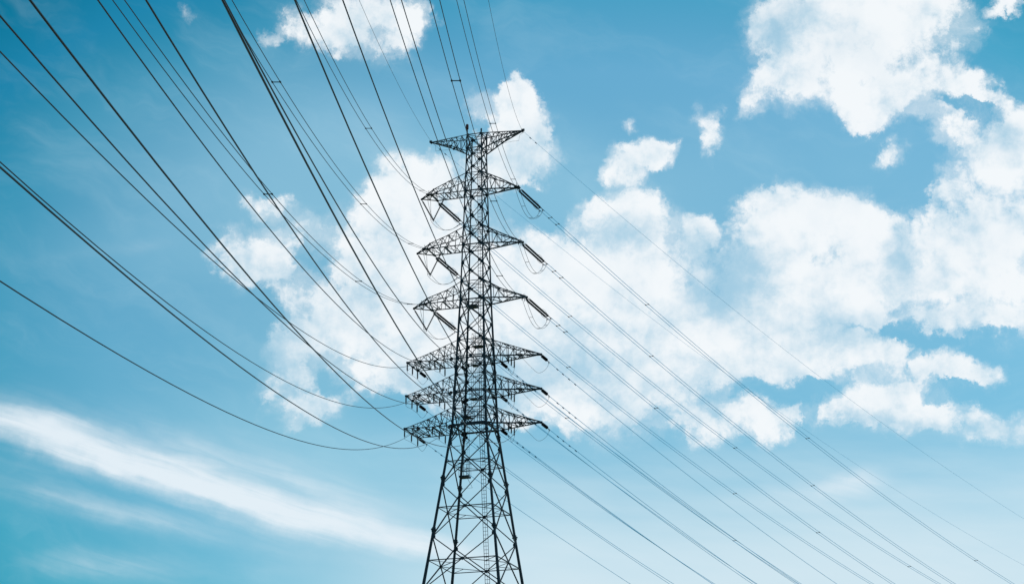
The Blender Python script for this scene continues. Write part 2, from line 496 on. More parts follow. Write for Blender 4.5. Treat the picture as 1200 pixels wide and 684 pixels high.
# ------------------------------------------------------------------ mesh helpers
class MB:
    def __init__(self):
        self.v = []
        self.f = []

    def tube(self, pts, r, n=6, caps=True):
        pts = [Vector(p) for p in pts]
        k = len(pts)
        rs = r if isinstance(r, (list, tuple)) else [r] * k
        base = len(self.v)
        up = None
        for i, p in enumerate(pts):
            t = (pts[min(i + 1, k - 1)] - pts[max(i - 1, 0)]).normalized()
            if up is None:
                up = Vector((0, 0, 1)) if abs(t.z) < .9 else Vector((1, 0, 0))
            x = up.cross(t)
            if x.length < 1e-5:
                x = Vector((1, 0, 0)).cross(t)
            x.normalize()
            y = t.cross(x).normalized()
            for j in range(n):
                a = 2 * math.pi * (j + .5) / n
                self.v.append(p + (x * math.cos(a) + y * math.sin(a)) * rs[i])
        for i in range(k - 1):
            for j in range(n):
                a = base + i * n + j
                b_ = base + i * n + (j + 1) % n
                self.f.append((a, b_, b_ + n, a + n))
        if caps:
            self.f.append(tuple(base + j for j in reversed(range(n))))
            self.f.append(tuple(base + (k - 1) * n + j for j in range(n)))
        return self

    def bar(self, a, b, w=.07, n=4):
        return self.tube([a, b], w * .7071, n)

    def angle(self, a, b, w=.07, t=.012):
        """rolled L section between two points"""
        a, b = Vector(a), Vector(b)
        d_ = (b - a).normalized()
        up = Vector((0, 0, 1)) if abs(d_.z) < .95 else Vector((1, 0, 0))
        x = up.cross(d_).normalized()
        y = d_.cross(x).normalized()
        prof = [(0, 0), (w, 0), (w, t), (t, t), (t, w), (0, w)]
        base = len(self.v)
        for p in (a, b):
            for u, q in prof:
                self.v.append(p + x * (u - w * .35) + y * (q - w * .35))
        for j in range(6):
            self.f.append((base + j, base + (j + 1) % 6, base + 6 + (j + 1) % 6, base + 6 + j))
        self.f.append(tuple(base + j for j in reversed(range(6))))
        self.f.append(tuple(base + 6 + j for j in range(6)))
        return self

    def box(self, c, sx, sy, sz, axes=None):
        c = Vector(c)
        X, Y, Z_ = axes if axes else (Vector((1, 0, 0)), Vector((0, 1, 0)), Vector((0, 0, 1)))
        base = len(self.v)
        for k in (-1, 1):
            for u, q in ((-1, -1), (1, -1), (1, 1), (-1, 1)):
                self.v.append(c + X * (u * sx / 2) + Y * (q * sy / 2) + Z_ * (k * sz / 2))
        for q in ((3, 2, 1, 0), (4, 5, 6, 7), (0, 1, 5, 4), (1, 2, 6, 5), (2, 3, 7, 6), (3, 0, 4, 7)):
            self.f.append(tuple(base + i for i in q))
        return self

    def plate(self, c, nrm, r, t=.03, n=8):
        nrm = Vector(nrm).normalized()
        c = Vector(c)
        return self.tube([c - nrm * t / 2, c + nrm * t / 2], r, n)

    def build(self, name, mat, parent=None):
        me = bpy.data.meshes.new(name)
        me.from_pydata([tuple(v) for v in self.v], [], self.f)
        me.materials.append(M[mat])
        o = bpy.data.objects.new(name, me)
        COL.objects.link(o)
        if parent is not None:
            o.parent = parent
        return o


def thing(name, label, cat, loc=(0, 0, 0), rz=0.0, group=None):
    o = bpy.data.objects.new(name, None)
    COL.objects.link(o)
    o.empty_display_size = .3
    o.location = loc
    o.rotation_euler = (0, 0, rz)
    o['label'] = label
    o['category'] = cat
    if group:
        o['group'] = group
    return o


def local(parts, origin):
    pass


# ------------------------------------------------------------------ ground
g = MB()
N_, L_ = 60, 9000.0
rngs = [-(L_) * (abs(i / N_ * 2 - 1) ** 2.2) if i < N_ / 2 else L_ * (abs(i / N_ * 2 - 1) ** 2.2) for i in range(N_ + 1)]
for j in rngs:
    for i in rngs:
        far = min(1, math.hypot(i, j - 100) / 2500)
        z = (math.sin(i * .011) * math.cos(j * .009) * .5 + math.sin(i * .0023 + 1) * math.cos(j * .0019) * 6 * far) * (1 if math.hypot(i, j) > 30 else .2)
        g.v.append(Vector((i, j, min(z, 0.15) - 0.12)))
for j in range(N_):
    for i in range(N_):
        a = j * (N_ + 1) + i
        g.f.append((a, a + 1, a + N_ + 2, a + N_ + 1))
go = g.build('ground', 'grass')
go['kind'] = 'structure'

# ------------------------------------------------------------------ pylon
CX, CY, ROT = -3.42, 200.0, -18.6686
TM = Matrix.Translation((CX, CY, 0)) @ Matrix.Rotation(R(ROT), 4, 'Z')
ZL = {'T': 82.70, 'Tb': 81.29, '1': 76.88, '2': 71.37, '3': 65.86, '4': 60.08, '5': 56.79, '6': 53.585}
WT = [(82.7, .727), (81.29, .748), (76.88, .846), (71.37, 1.0), (65.86, 1.15), (60.08, 1.385), (56.79, 1.515),
      (53.585, 1.65), (45.35, 2.685), (40.46, 3.32), (0, 8.65)]


def hw(z):
    for (z1, w1), (z0, w0) in zip(WT, WT[1:]):
        if z >= z0:
            return w0 + (w1 - w0) * (z - z0) / (z1 - z0)
    return WT[-1][1]


def cor(sa, sb, z, k=1.0):
    w = hw(z) * k
    return Vector((sa * w, sb * w, z))


tower = thing('transmission_tower', 'tall dark steel lattice pylon with seven pairs of cross arms carrying the wires', 'pylon', (CX, CY, 0), R(ROT))
SIG = [(-1, -1), (1, -1), (1, 1), (-1, 1)]

# panel boundaries, top to bottom; c = horizontals through the middle
PAN = [(82.70, 81.29, 0), (81.29, 80.0, 0), (80.0, 78.72, 0), (78.72, 76.88, 0),
       (76.88, 75.04, 0), (75.04, 73.2, 0), (73.2, 71.37, 0), (71.37, 69.53, 0), (69.53, 67.69, 0), (67.69, 65.86, 0),
       (65.86, 63.9, 0), (63.9, 61.88, 0), (61.88, 58.5, 1), (58.5, 55.2, 1), (55.2, 51.85, 1),
       (51.85, 47.9, 1), (47.9, 43.0, 1), (43.0, 38.1, 1), (38.1, 32.0, 1), (32.0, 25.0, 1), (25.0, 17.2, 1), (17.2, 8.8, 1)]

# legs: tapering tubes with gusset lugs at the nodes, bolted flange collars lower down
for sa, sb in SIG:
    mb = MB()
    zs = [0.35, 8.8, 17.2, 25, 32, 38.1, 43, 47.9, 53.585, 56.79, 60.08, 65.86, 71.37, 76.88, 81.29, 83.0]
    mb.tube([cor(sa, sb, z) for z in zs], [.155 if z < 40 else (.125 if z < 50 else (.115 if z < 61 else (.085 if z < 70 else .062))) for z in zs], 10)
    for z0 in {p[0] for p in PAN} | {p[1] for p in PAN} | {76.88, 71.37, 65.86, 60.08, 56.79, 53.585}:
        s = .15 if z0 > 77 else (.19 if z0 > 62 else (.22 if z0 > 40 else .26))
        p = cor(sa, sb, z0)
        mb.plate(p + Vector((-sa * s * .45, 0, 0)), (0, 1, 0), s, .03, 6)
        mb.plate(p + Vector((0, -sb * s * .45, 0)), (1, 0, 0), s, .03, 6)
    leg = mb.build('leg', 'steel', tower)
    for zf in (8.2, 16.5, 24.3, 31.3, 37.4, 43.65, 48.55, 53.0, 59.2):
        fb_ = MB()
        p, q = cor(sa, sb, zf - .05), cor(sa, sb, zf + .05)
        fb_.tube([p, q], .26 if zf < 50 else .19, 12)
        q2 = cor(sa, sb, zf + .22)
        p2 = cor(sa, sb, zf - .22)
        fb_.tube([p2, q2], .175 if zf < 50 else .14, 12)
        fb_.build('splice_flange', 'steel', leg)
    ft = MB()
    ft.tube([cor(sa, sb, 0) + Vector((0, 0, -.6)), cor(sa, sb, 0) + Vector((0, 0, .38))], [.75, .5], 16)
    ft.build('footing', 'concrete', tower)

for i, (zt, zb, c) in enumerate(PAN):
    for k in range(4):
        a, b = SIG[k], SIG[(k + 1) % 4]
        nrm = Vector((a[0] + b[0], a[1] + b[1], 0)).normalized()
        w = .068 if zt > 66 else (.08 if zt > 56 else .095)
        if zt < 30:
            w = .1
        mb = MB()
        off = nrm * .03
        p1, p2, p3, p4 = cor(*a, zt), cor(*b, zb), cor(*b, zt), cor(*a, zb)
        mb.angle(p1 + off, p2 + off, w)
        mb.angle(p3 - off, p4 - off, w)
        wa, wb = hw(zt), hw(zb)
        tt = wa / (wa + wb)
        x = p1.lerp(p2, tt)
        mb.plate(x, nrm, .14 if zt > 62 else .17, .09, 6)
        if c:
            zc = x.z
            l, r_ = cor(*a, zc), cor(*b, zc)
            mb.angle(l, r_, w * .85)
        mb.build('cross_brace', 'steel2', tower)

# ring beams where arms join, and plan bracing
for zr, w in [(82.70, .07), (81.29, .07), (78.72, .055), (76.88, .1), (73.2, .055), (71.37, .1), (67.69, .055), (65.86, .1),
              (61.88, .07), (60.08, .1), (58.5, .06), (56.79, .1), (55.2, .06), (53.585, .15)]:
    mb = MB()
    cs = [cor(*s, zr) for s in SIG]
    for k in range(4):
        mb.angle(cs[k], cs[(k + 1) % 4], w)
    mb.angle(cs[0], cs[2], .045)
    mb.angle(cs[1] + Vector((0, 0, .03)), cs[3] + Vector((0, 0, .03)), .045)
    mb.build('ring_beam', 'steel', tower)
for zt, zb, c in PAN:
    if zt < 52.5 and c:
        wa, wb = hw(zt), hw(zb)
        zc = zt + (zb - zt) * wa / (wa + wb)
        mb = MB()
        mids = [(cor(*SIG[k], zc) + cor(*SIG[(k + 1) % 4], zc)) / 2 for k in range(4)]
        for k in range(4):
            mb.angle(mids[k], mids[(k + 1) % 4], .055)
            q = (mids[k] + mids[(k + 1) % 4]) / 2
            mb.angle(q, cor(*SIG[(k + 1) % 4], zc), .045)
        mb.build('plan_bracing', 'steel2', tower)


# ---- cross arms
def lace(mb, c1, c2, n, w=.04, alt=True, rungs=True):
    """zigzag between two polylines of equal parameter"""
    def at(c, t):
        seg = [(c[i + 1] - c[i]).length for i in range(len(c) - 1)]
        L = sum(seg) * t
        for i, s in enumerate(seg):
            if L <= s + 1e-9:
                return c[i].lerp(c[i + 1], L / s if s else 0)
            L -= s
        return c[-1].copy()
    for i in range(n):
        t0, t1 = i / n, (i + 1) / n
        if alt and i % 2:
            mb.angle(at(c2, t0), at(c1, t1), w)
        else:
            mb.angle(at(c1, t0), at(c2, t1), w)
        if rungs and i:
            mb.angle(at(c1, t0), at(c2, t0), w * .9)


def crossarm(lev, side, corners_b, corners_t, label, nb=5, cw=.085, tip=None, posts=()):
    """corners_b / corners_t: (near polyline, far polyline) for bottom and top chords"""
    par = MB()
    for c in corners_b:
        for p, q in zip(c, c[1:]):
            par.angle(p, q, cw)
        for p in c[1:]:
            par.plate(p, (0, 1, 0), .13, .04, 6)
    for c in corners_t:
        for p, q in zip(c, c[1:]):
            par.angle(p, q, cw * .8)
        for p in c[1:-1]:
            par.plate(p, (0, 1, 0), .08, .04, 6)
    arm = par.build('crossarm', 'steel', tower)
    arm['label'] = label
    wb = MB()
    lace(wb, corners_b[0], corners_b[1], nb, .062)
    lace(wb, corners_t[0], corners_t[1], nb, .05)
    lace(wb, corners_b[0], corners_t[0], nb + 1, .052)
    lace(wb, corners_b[1], corners_t[1], nb + 1, .052)
    wb.build('lacing', 'steel2', arm)
    return arm


V = Vector
ORD = {'1': 'first', '2': 'second', '3': 'third', '4': 'fourth', '5': 'fifth', '6': 'lowest'}
# peak arms (earth wire arms): top chords level, bottom chords rising to the tip
for sgn, tip, nm in ((-1, V((-4.67, 0, 82.7)), 'left'), (1, V((4.67, 0, 82.7)), 'right')):
    T1, T2 = cor(sgn, -1, 82.7), cor(sgn, 1, 82.7)
    B1, B2 = cor(sgn, -1, 81.0), cor(sgn, 1, 81.0)
    lo = V((sgn * 2.6, 0, 82.0))
    cb = ([B1, V((sgn * 2.5, -.42, 81.88)), tip + V((0, 0, -.06))], [B2, V((sgn * 2.5, .42, 81.88)), tip + V((0, 0, -.06))])
    ct = ([T1, tip], [T2, tip])
    arm = crossarm('T', sgn, cb, ct, 'topmost narrow %s arm with a level upper edge' % nm, 6, .09)
    mb = MB()
    mb.box(tip + V((sgn * .08, 0, .06)), .24, .16, .2)
    mb.tube([tip + V((0, -.3, .02)), tip + V((0, .3, .02))], .045, 8)
    mb.build('earth_wire_bracket', 'steel', arm)

HAND = {'1': (-4.30, -.93, .86, -5.61, 4.22), '2': (-4.60, -1.0, 1.06, -5.97, 4.55), '3': (-4.83, -1.06, 1.10, -6.26, 4.93)}
for lev in '123':
    z = ZL[lev]
    xe, yn, yf, xt, xr = HAND[lev]
    h = 1.84
    # left: body with parallel sides and a beak for the V string
    tip = V((xt, 0, z))
    bn = [cor(-1, -1, z), V((xe, yn, z)), tip]
    bf = [cor(-1, 1, z), V((xe, yf, z)), tip]
    w = hw(z + h)
    tn = [cor(-1, -1, z + h), V((-2.55, yn * .8, z + 1.22)), V((xe + .05, yn * .45, z + .72)), tip + V((0, 0, .07))]
    tf = [cor(-1, 1, z + h), V((-2.55, yf * .8, z + 1.22)), V((xe + .05, yf * .45, z + .72)), tip + V((0, 0, .07))]
    arm = crossarm(lev, -1, (bn, bf), (tn, tf), '%s left arm with a blunt end and pointed nose' % ORD[lev], 6, .1)
    mb = MB()
    mb.angle(V((xe, yn, z)), V((xe, yf, z)), .1)
    mb.angle(V((xe, yn, z)), V((xe + .05, yn * .45, z + .72)), .05)
    mb.angle(V((xe, yf, z)), V((xe + .05, yf * .45, z + .72)), .05)
    mb.angle(V((xe + .05, yf * .45, z + .72)), V((xe + .05, yn * .45, z + .72)), .05)
    mb.angle(V((-2.55, yn * .8, z + 1.22)), V((-2.55, yf * .8, z + 1.22)), .05)
    mb.angle(V((-2.9, -.9, z)), V((-2.9, .95, z)), .08)
    mb.plate(V((xe, yn, z)), (0, 0, 1), .17, .06, 6)
    mb.plate(V((xe, yf, z)), (0, 0, 1), .17, .06, 6)
    mb.build('end_frame', 'steel', arm)
    # right: both chords run to one point
    tip = V((xr, 0, z))
    bn = [cor(1, -1, z), tip]
    bf = [cor(1, 1, z), tip]
    tn = [cor(1, -1, z + h), V((2.6, -.5, z + .98)), tip + V((0, 0, .1))]
    tf = [cor(1, 1, z + h), V((2.6, .5, z + .98)), tip + V((0, 0, .1))]
    arm = crossarm(lev, 1, (bn, bf), (tn, tf), '%s right arm tapering to a point' % ORD[lev], 3, .1)
    mb = MB()
    mb.plate(tip, (0, 0, 1), .26, .08, 8)
    mb.box(tip + V((-.12, 0, .03)), .42, .22, .16)
    mb.build('tip_plate', 'steel', arm)

ENDS = {'4': (-1.46, 1.44), '5': (-1.66, 1.45), '6': (-1.9, 1.72)}
for lev in '456':
    z = ZL[lev]
    yn, yf = ENDS[lev]
    h = 1.8
    en, ef, em = V((-6.28, yn, z)), V((-6.36, yf, z)), V((-6.32, 0, z))
    bn = [cor(-1, -1, z), en]
    bf = [cor(-1, 1, z), ef]
    tn = [cor(-1, -1, z + h), V((-4.1, yn * .8, z + .82)), en + V((.05, .1, .07))]
    tf = [cor(-1, 1, z + h), V((-4.1, yf * .6, z + .82)), ef + V((.05, -.1, .07))]
    arm = crossarm(lev, -1, (bn, bf), (tn, tf), '%s left arm, wide with a straight end and hanging posts' % ORD[lev], 7, .085)
    mb = MB()
    mb.angle(en, ef, .09)
    mb.angle(en, V((-5.0, yf * .97, z)), .05)
    mb.angle(ef, V((-5.0, yn * .97, z)), .05)
    mb.angle(V((-3.55, yn * .95, z)), V((-3.55, yf * .95, z)), .08)
    mb.angle(V((-4.1, yn * .8, z + .82)), V((-4.1, yf * .6, z + .82)), .05)
    for p in (en, ef, em):
        mb.box(p + V((.06, 0, 0)), .28, .2, .16)
    mb.build('end_frame', 'steel', arm)
    for p in (en, em, ef, V((-3.55, yn * .95, z)), V((-3.55, 0, z)), V((-3.55, yf * .95, z))):
        q = MB()
        n = 9
        pts, rr = [p + V((0, 0, -.05)), p + V((0, 0, -.12))], [.05, .05]
        for i in range(n):
            zz = -.14 - i * .066
            pts += [p + V((0, 0, zz)), p + V((0, 0, zz - .02)), p + V((0, 0, zz - .045))]
            rr += [.045, .085, .045]
        pts += [p + V((0, 0, -.76)), p + V((0, 0, -.8))]
        rr += [.03, .03]
        q.tube(pts, rr, 10)
        q.build('post_insulator', 'porcelain', arm)
    tip = V((6.42, -.05, z))
    bn = [cor(1, -1, z), V((4.6, -.62, z)), tip]
    bf = [cor(1, 1, z), tip]
    tn = [cor(1, -1, z + h), V((4.0, -.65, z + .86)), tip + V((0, 0, .08))]
    tf = [cor(1, 1, z + h), V((4.0, .62, z + .86)), tip + V((0, 0, .08))]
    arm = crossarm(lev, 1, (bn, bf), (tn, tf), '%s right arm tapering to a point, with hanging posts' % ORD[lev], 6, .085)
    mb = MB()
    mb.box(tip + V((-.1, 0, .02)), .5, .2, .16)
    mb.box(V((4.6, -.6, z)), .45, .18, .16)
    mb.angle(V((4.6, -.6, z)), V((4.6, .52, z)), .07)
    mb.bar(V((2.1, -hw(z) * .9, z - .02)), V((4.6, -.6, z - .02)), .1)
    mb.build('end_frame', 'steel', arm)
    for p in (V((3.55, -.85, z)), V((3.55, 0, z)), V((3.55, .85, z))):
        q = MB()
        pts, rr = [p + V((0, 0, -.03)), p + V((0, 0, -.12))], [.05, .05]
        for i in range(9):
            zz = -.14 - i * .066
            pts += [p + V((0, 0, zz)), p + V((0, 0, zz - .02)), p + V((0, 0, zz - .045))]
            rr += [.045, .085, .045]
        pts += [p + V((0, 0, -.76)), p + V((0, 0, -.8))]
        rr += [.03, .03]
        q.tube(pts, rr, 10)
        q.build('post_insulator', 'porcelain', arm)

# ---- ladder up the far face, railed rest platforms, hoist cage, obstruction light
mb = MB()
zz = [2.5 + i * (82.4 - 2.5) / 60 for i in range(61)]
for dx in (-.22, .22, 0):
    mb.tube([V((.12 + dx, hw(z) - .16, z)) for z in zz], .026 if dx else .016, 5)
z = 2.6
while z < 82.3:
    y = hw(z) - .16
    mb.tube([V((-.10, y, z)), V((.34, y, z))], .02, 5)
    z += .34
lad = mb.build('ladder', 'steel2', tower)


def platform(cx, cy, sx, sy, z, rail=1.1, th=.06):
    p = MB()
    p.box((cx, cy, z), sx, sy, th)
    p.box((cx, cy, z + th / 2 + .05), sx * 1.02, sy * .06, .1)
    po = p.build('rest_platform', 'steel', tower)
    r_ = MB()
    cs = [V((cx - sx / 2, cy - sy / 2, z)), V((cx + sx / 2, cy - sy / 2, z)), V((cx + sx / 2, cy + sy / 2, z)), V((cx - sx / 2, cy + sy / 2, z))]
    for k in range(4):
        a, b = cs[k], cs[(k + 1) % 4]
        for hh in (rail * .5, rail):
            r_.tube([a + V((0, 0, hh)), b + V((0, 0, hh))], .018, 5)
        n = max(2, int((b - a).length / .3))
        for i in range(n):
            q = a.lerp(b, i / n)
            r_.tube([q, q + V((0, 0, rail))], .015, 5)
    r_.build('railing', 'steel2', po)
    return po


platform(.22, .2, 1.0, .9, 61.5, 1.2)
platform(-.1, .1, .5, .8, 59.65, 1.0)
platform(-.15, .1, .6, .8, 56.4, 1.0)
platform(-.35, .0, 1.0, 1.0, 65.45, .6, .14)
platform(.1, -.55, 2.3, .75, 53.95, 1.2, .12)
platform(-.62, -.5, .8, .8, 54.5, 1.0, .1)
platform(-.95, -.1, .9, .8, 49.0, 1.3, .16)
mb = MB()
for dx in (-1.3, -1.05, -.75, -.55):
    mb.tube([V((dx, -.1, 49.1)), V((dx, -.1, 53.9))], .016, 5)
for i in range(5):
    mb.tube([V((-1.3, -.1, 49.6 + i)), V((-.55, -.1, 49.6 + i))], .013, 5)
mb.tube([V((-1.25, -.1, 48.9)), V((-1.3, -.1, 47.9)), V((-.2, -.1, 47.95)), V((-.7, -.1, 48.9))], .022, 5)
mb.build('hoist_frame', 'steel2', tower)
# inner riser cables / cage between the lower arms
for zc0, zc1 in ((53.9, 58.4), (58.4, 62.6)):
    mb = MB()
    for dx in (-.55, -.35, -.15, .05, .32, .52):
        mb.tube([V((dx, .35, zc0)), V((dx * .9, .35, zc1))], .015, 5)
    zq = zc0 + .3
    while zq < zc1:
        mb.tube([V((-.55, .35, zq)), V((.52, .35, zq))], .013, 5)
        zq += .55
    mb.build('stair_cage', 'steel2', tower)
p = cor(-1, -1, 83.0)
mb = MB()
mb.tube([p + V((0, 0, -.1)), p + V((0, 0, .25))], .07, 8)
mb.tube([p + V((0, 0, .25)), p + V((0, 0, .3)), p + V((0, 0, .72)), p + V((0, 0, .8))], [.11, .14, .14, .05], 12)
mb.build('warning_light', 'red', tower)
p = cor(1, -1, 82.95)
mb = MB()
mb.tube([p, p + V((0, 0, .22))], [.09, .07], 8)
mb.build('post_cap', 'steel', tower)


# ------------------------------------------------------------------ lines
def world(p):
    return TM @ V(p)


def heading(deg):
    return V((math.sin(R(deg)), math.cos(R(deg)), 0))


def frame_dir(h, slope):
    d_ = (h + V((0, 0, slope))).normalized()
    x = h.cross(V((0, 0, 1))).normalized()
    return d_, x, x.cross(d_).normalized()


NEAR = {
    'L1': (181.2889, -0.3558, 0.7315),
    'L2': (181.7041, -0.3379, 0.6850),
    'L3': (181.7771, -0.3333, 0.6432),
    'R1': (182.0480, -0.3220, 0.6312),
    'R2': (181.8268, -0.3520, 0.6782),
    'R3': (182.2966, -0.3301, 0.6790),
    'EL': (181.9552, -0.2896, 0.5620),
    'ER': (181.7444, -0.3598, 0.7226),
    'LO4': (181.1486, -0.3237, 0.5179),
    'LO5': (181.7666, -0.3246, 0.6213),
    'LO6': (180.9878, -0.3123, 0.4845),
    'LI4': (181.3002, -0.3253, 0.5499),
    'LI5': (181.2324, -0.3205, 0.5293),
    'LI6': (180.7912, -0.3136, 0.4643),
    'RI4': (181.4599, -0.3350, 0.5755),
    'RI5': (181.6032, -0.3329, 0.6152),
    'RI6': (181.5982, -0.3242, 0.5801),
    'RO4': (182.0119, -0.3186, 0.6058),
    'RO5': (181.8618, -0.3206, 0.5912),
    'RO6': (181.6548, -0.3167, 0.5366),
}
FAR = {
    'ER': (-0.2344, 0.6265),
    'EL': (-0.2325, 0.5949),
    'R1': (-0.2842, 0.7638),
    'R2': (-0.2864, 0.8197),
    'R3': (-0.2857, 0.8639),
    'L1': (-0.2915, 0.8335),
    'L2': (-0.2879, 0.8452),
    'L3': (-0.2786, 0.7228),
    'RO4': (-0.2818, 0.8568),
    'RO5': (-0.2744, 0.8685),
    'RO6': (-0.2715, 0.7848),
    'RI6': (-0.2686, 0.7568),
    'LI6': (-0.2819, 1.2081),
    'LO6': (-0.2623, 0.7212),
}

NB = {'1': (-4.30, -.95), '2': (-4.6, -1.0), '3': (-4.8, -1.1)}
FB = {'1': (-4.35, .95), '2': (-4.6, 1.05), '3': (-4.8, 1.1)}
RT = {'1': 4.2, '2': 4.55, '3': 4.93}
YO = {'4': -1.4, '5': -1.5, '6': -1.6}
FAR_H = 36.5
SP = .19                                    # half spacing of a twin line

LEVW = {'1': 'second arm from top', '2': 'third arm from top', '3': 'fourth arm from top',
        '4': 'fifth arm from top', '5': 'sixth arm from top', '6': 'lowest arm'}
POSW = {'L': 'left', 'R': 'right', 'LO': 'outer left', 'LI': 'inner left', 'RI': 'inner right', 'RO': 'outer right'}


def post(tag_, side):
    lev = tag_[-1]
    if lev in '123':
        if side == 'near':
            return (NB[lev][0], NB[lev][1]) if tag_[0] == 'L' else (RT[lev], 0)
        return (FB[lev][0], FB[lev][1]) if tag_[0] == 'L' else (RT[lev], 0)
    k = tag_[:2]
    if side == 'near':
        return {'LO': (-5.0, YO[lev]), 'LI': (-1.85, YO[lev]), 'RI': (1.9, YO[lev]), 'RO': (4.6, -.5)}[k]
    return {'LO': (-6.3, 1.6), 'LI': (-1.9, 1.2), 'RI': (2.1, 1.05), 'RO': (6.4, 0)}[k]


def params(tag_, side):
    if side == 'near':
        ph, s, c = NEAR[tag_]
        return ph, s, c * 1e-3
    s, c = FAR.get(tag_, (-.276, .79))
    return FAR_H, s, c * 1e-3


def curve_pt(a, h, s, c, t, lat=0.0, x=None):
    p = a + h * t + V((0, 0, s * t + c * t * t))
    return p + x * lat if lat else p


clamps = {}


def span(tag_, side, twin, attach=None, start=1.4, r=.019, label='', group=None):
    ph, s, c = params(tag_, side)
    a = world(attach)
    h = heading(ph)
    x = h.cross(V((0, 0, 1))).normalized()
    L = min(-s / c, 640)
    ds = [start]
    t = start
    while t < L:
        t = min(L, t + (2.0 if t < 30 else 4.0))
        ds.append(t)
    lats = (-SP, SP) if twin else (0.0,)
    org = curve_pt(a, h, s, c, start)
    root = thing('power_line' if not tag_.startswith('E') else 'earth_wire', label, 'power line', tuple(org), 0, group)
    for lat in lats:
        mb = MB()
        mb.tube([curve_pt(a, h, s, c, t, lat, x) - org for t in ds], r, 6)
        mb.build('conductor', 'wire_hazed' if side == 'far' else 'wire', root)
        clamps[(tag_, side, lat > 0)] = curve_pt(a, h, s, c, start, lat, x)
    return root, a, h, s, c, x, org


def spacer(root, a, h, s, c, x, org, t):
    mb = MB()
    p = curve_pt(a, h, s, c, t) - org
    mb.bar(p - x * SP, p + x * SP, .035)
    for k in (-1, 1):
        q = p + x * SP * k
        dr = (h + V((0, 0, s + 2 * c * t))).normalized()
        mb.tube([q - dr * .09, q + dr * .09], .045, 8)
    mb.build('spacer', 'steel', root)


def damper(root, a, h, s, c, x, org, t):
    p = curve_pt(a, h, s, c, t) - org
    dr = (h + V((0, 0, s + 2 * c * t))).normalized()
    mb = MB()
    q = p + V((0, 0, -.06))
    mb.box(p + V((0, 0, -.02)), .05, .05, .1)
    mb.tube([q - dr * .1, q + dr * .1], .012, 5)
    for k in (-1, 1):
        mb.tube([q + dr * .05 * k, q + dr * .12 * k], [.035, .04], 8)
    mb.build('vibration_damper', 'steel', root)


def disc_string(mb, p, d_, n, pitch, r, core=.03):
    pts, rr = [p], [core]
    for i in range(n):
        q = p + d_ * (i * pitch)
        pts += [q + d_ * pitch * .2, q + d_ * pitch * .35, q + d_ * pitch * .6, q + d_ * pitch * .7]
        rr += [core, core * 1.5, r, core * 1.2]
    pts.append(p + d_ * (n * pitch))
    rr.append(core)
    mb.tube(pts, rr, 10)


def strain_twin(tag_, side, attach):
    """pair of long insulator strings with yokes and arcing rings"""
    ph, s, c = params(tag_, side)
    a = world(attach)
    d_, x, y = frame_dir(heading(ph), s)
    if y.z < 0:
        y = -y
    which = 'pointing away lower right' if side == 'far' else 'pointing at viewer'
    root = thing('insulator_string', 'long double insulator on %s tip of %s, %s' % (POSW[tag_[0]], LEVW[tag_[-1]], which),
                 'insulator', tuple(a), 0, 'double insulator strings on the upper arms')
    L = 3.95
    mb = MB()
    mb.bar(V((0, 0, 0)), d_ * .38, .07)
    mb.box(d_ * .42, .46, .1, .04, (x, d_, y))
    mb.box(d_ * (L - .35), .5, .1, .04, (x, d_, y))
    mb.build('yoke_plate', 'steel', root)
    for k in (-1, 1):
        st = MB()
        disc_string(st, d_ * .48 + x * (.17 * k), d_, 26, (L - .9) / 26, .105, .04)
        st.build('disc_stack', 'porcelain', root)
        cl = MB()
        cl.tube([d_ * (L - .3) + x * SP * k, d_ * (L + .25) + x * SP * k], [.04, .03], 8)
        cl.tube([d_ * (L - .05) + x * SP * k, d_ * (L - .05) + x * SP * k - y * .22], .03, 8)
        cl.build('dead_end_clamp', 'steel', root)
    hb = MB()
    for k in (-1, 1):
        pts = []
        for i in range(13):
            t = math.pi * i / 12
            pts.append(d_ * (L - .45 - .42 + .5 * math.cos(t)) + y * (.38 * math.sin(t)) * k + x * .02 * k)
        hb.tube(pts, .014, 5)
    for k in (-1, 1):
        hb.tube([d_ * .42 + y * .02 * k, d_ * .5 + y * .24 * k, d_ * .75 + y * .28 * k], .014, 5)
    hb.build('arcing_horn', 'steel', root)
    return root


def strain_single(tag_, side, attach):
    ph, s, c = params(tag_, side)
    a = world(attach)
    d_, x, y = frame_dir(heading(ph), s)
    if y.z < 0:
        y = -y
    which = 'pointing away lower right' if side == 'far' else 'pointing at viewer'
    root = thing('insulator_string', 'short insulator, %s of %s, %s' % (POSW[tag_[:2]], LEVW[tag_[-1]], which),
                 'insulator', tuple(a), 0, 'short insulator strings on the lower arms')
    mb = MB()
    mb.tube([V((0, 0, 0)), d_ * .24], .03, 6)
    mb.build('shackle', 'steel', root)
    st = MB()
    disc_string(st, d_ * .22, d_, 7, .12, .16, .06)
    st.build('disc_stack', 'porcelain', root)
    cl = MB()
    cl.tube([d_ * 1.06, d_ * 1.5], [.05, .03], 8)
    cl.tube([d_ * 1.35, d_ * 1.35 - V((0, 0, .18))], .03, 8)
    cl.build('dead_end_clamp', 'steel', root)
    return root


def smooth_path(ctrl, sub=10):
    """Catmull-Rom through control points"""
    P_ = [ctrl[0] * 2 - ctrl[1]] + list(ctrl) + [ctrl[-1] * 2 - ctrl[-2]]
    out = []
    for i in range(1, len(P_) - 2):
        p0, p1, p2, p3 = P_[i - 1:i + 3]
        for k in range(sub):
            t = k / sub
            out.append(.5 * ((2 * p1) + (p2 - p0) * t + (2 * p0 - 5 * p1 + 4 * p2 - p3) * t * t + (3 * p1 - p0 - 3 * p2 + p3) * t ** 3))
    out.append(ctrl[-1])
    return out


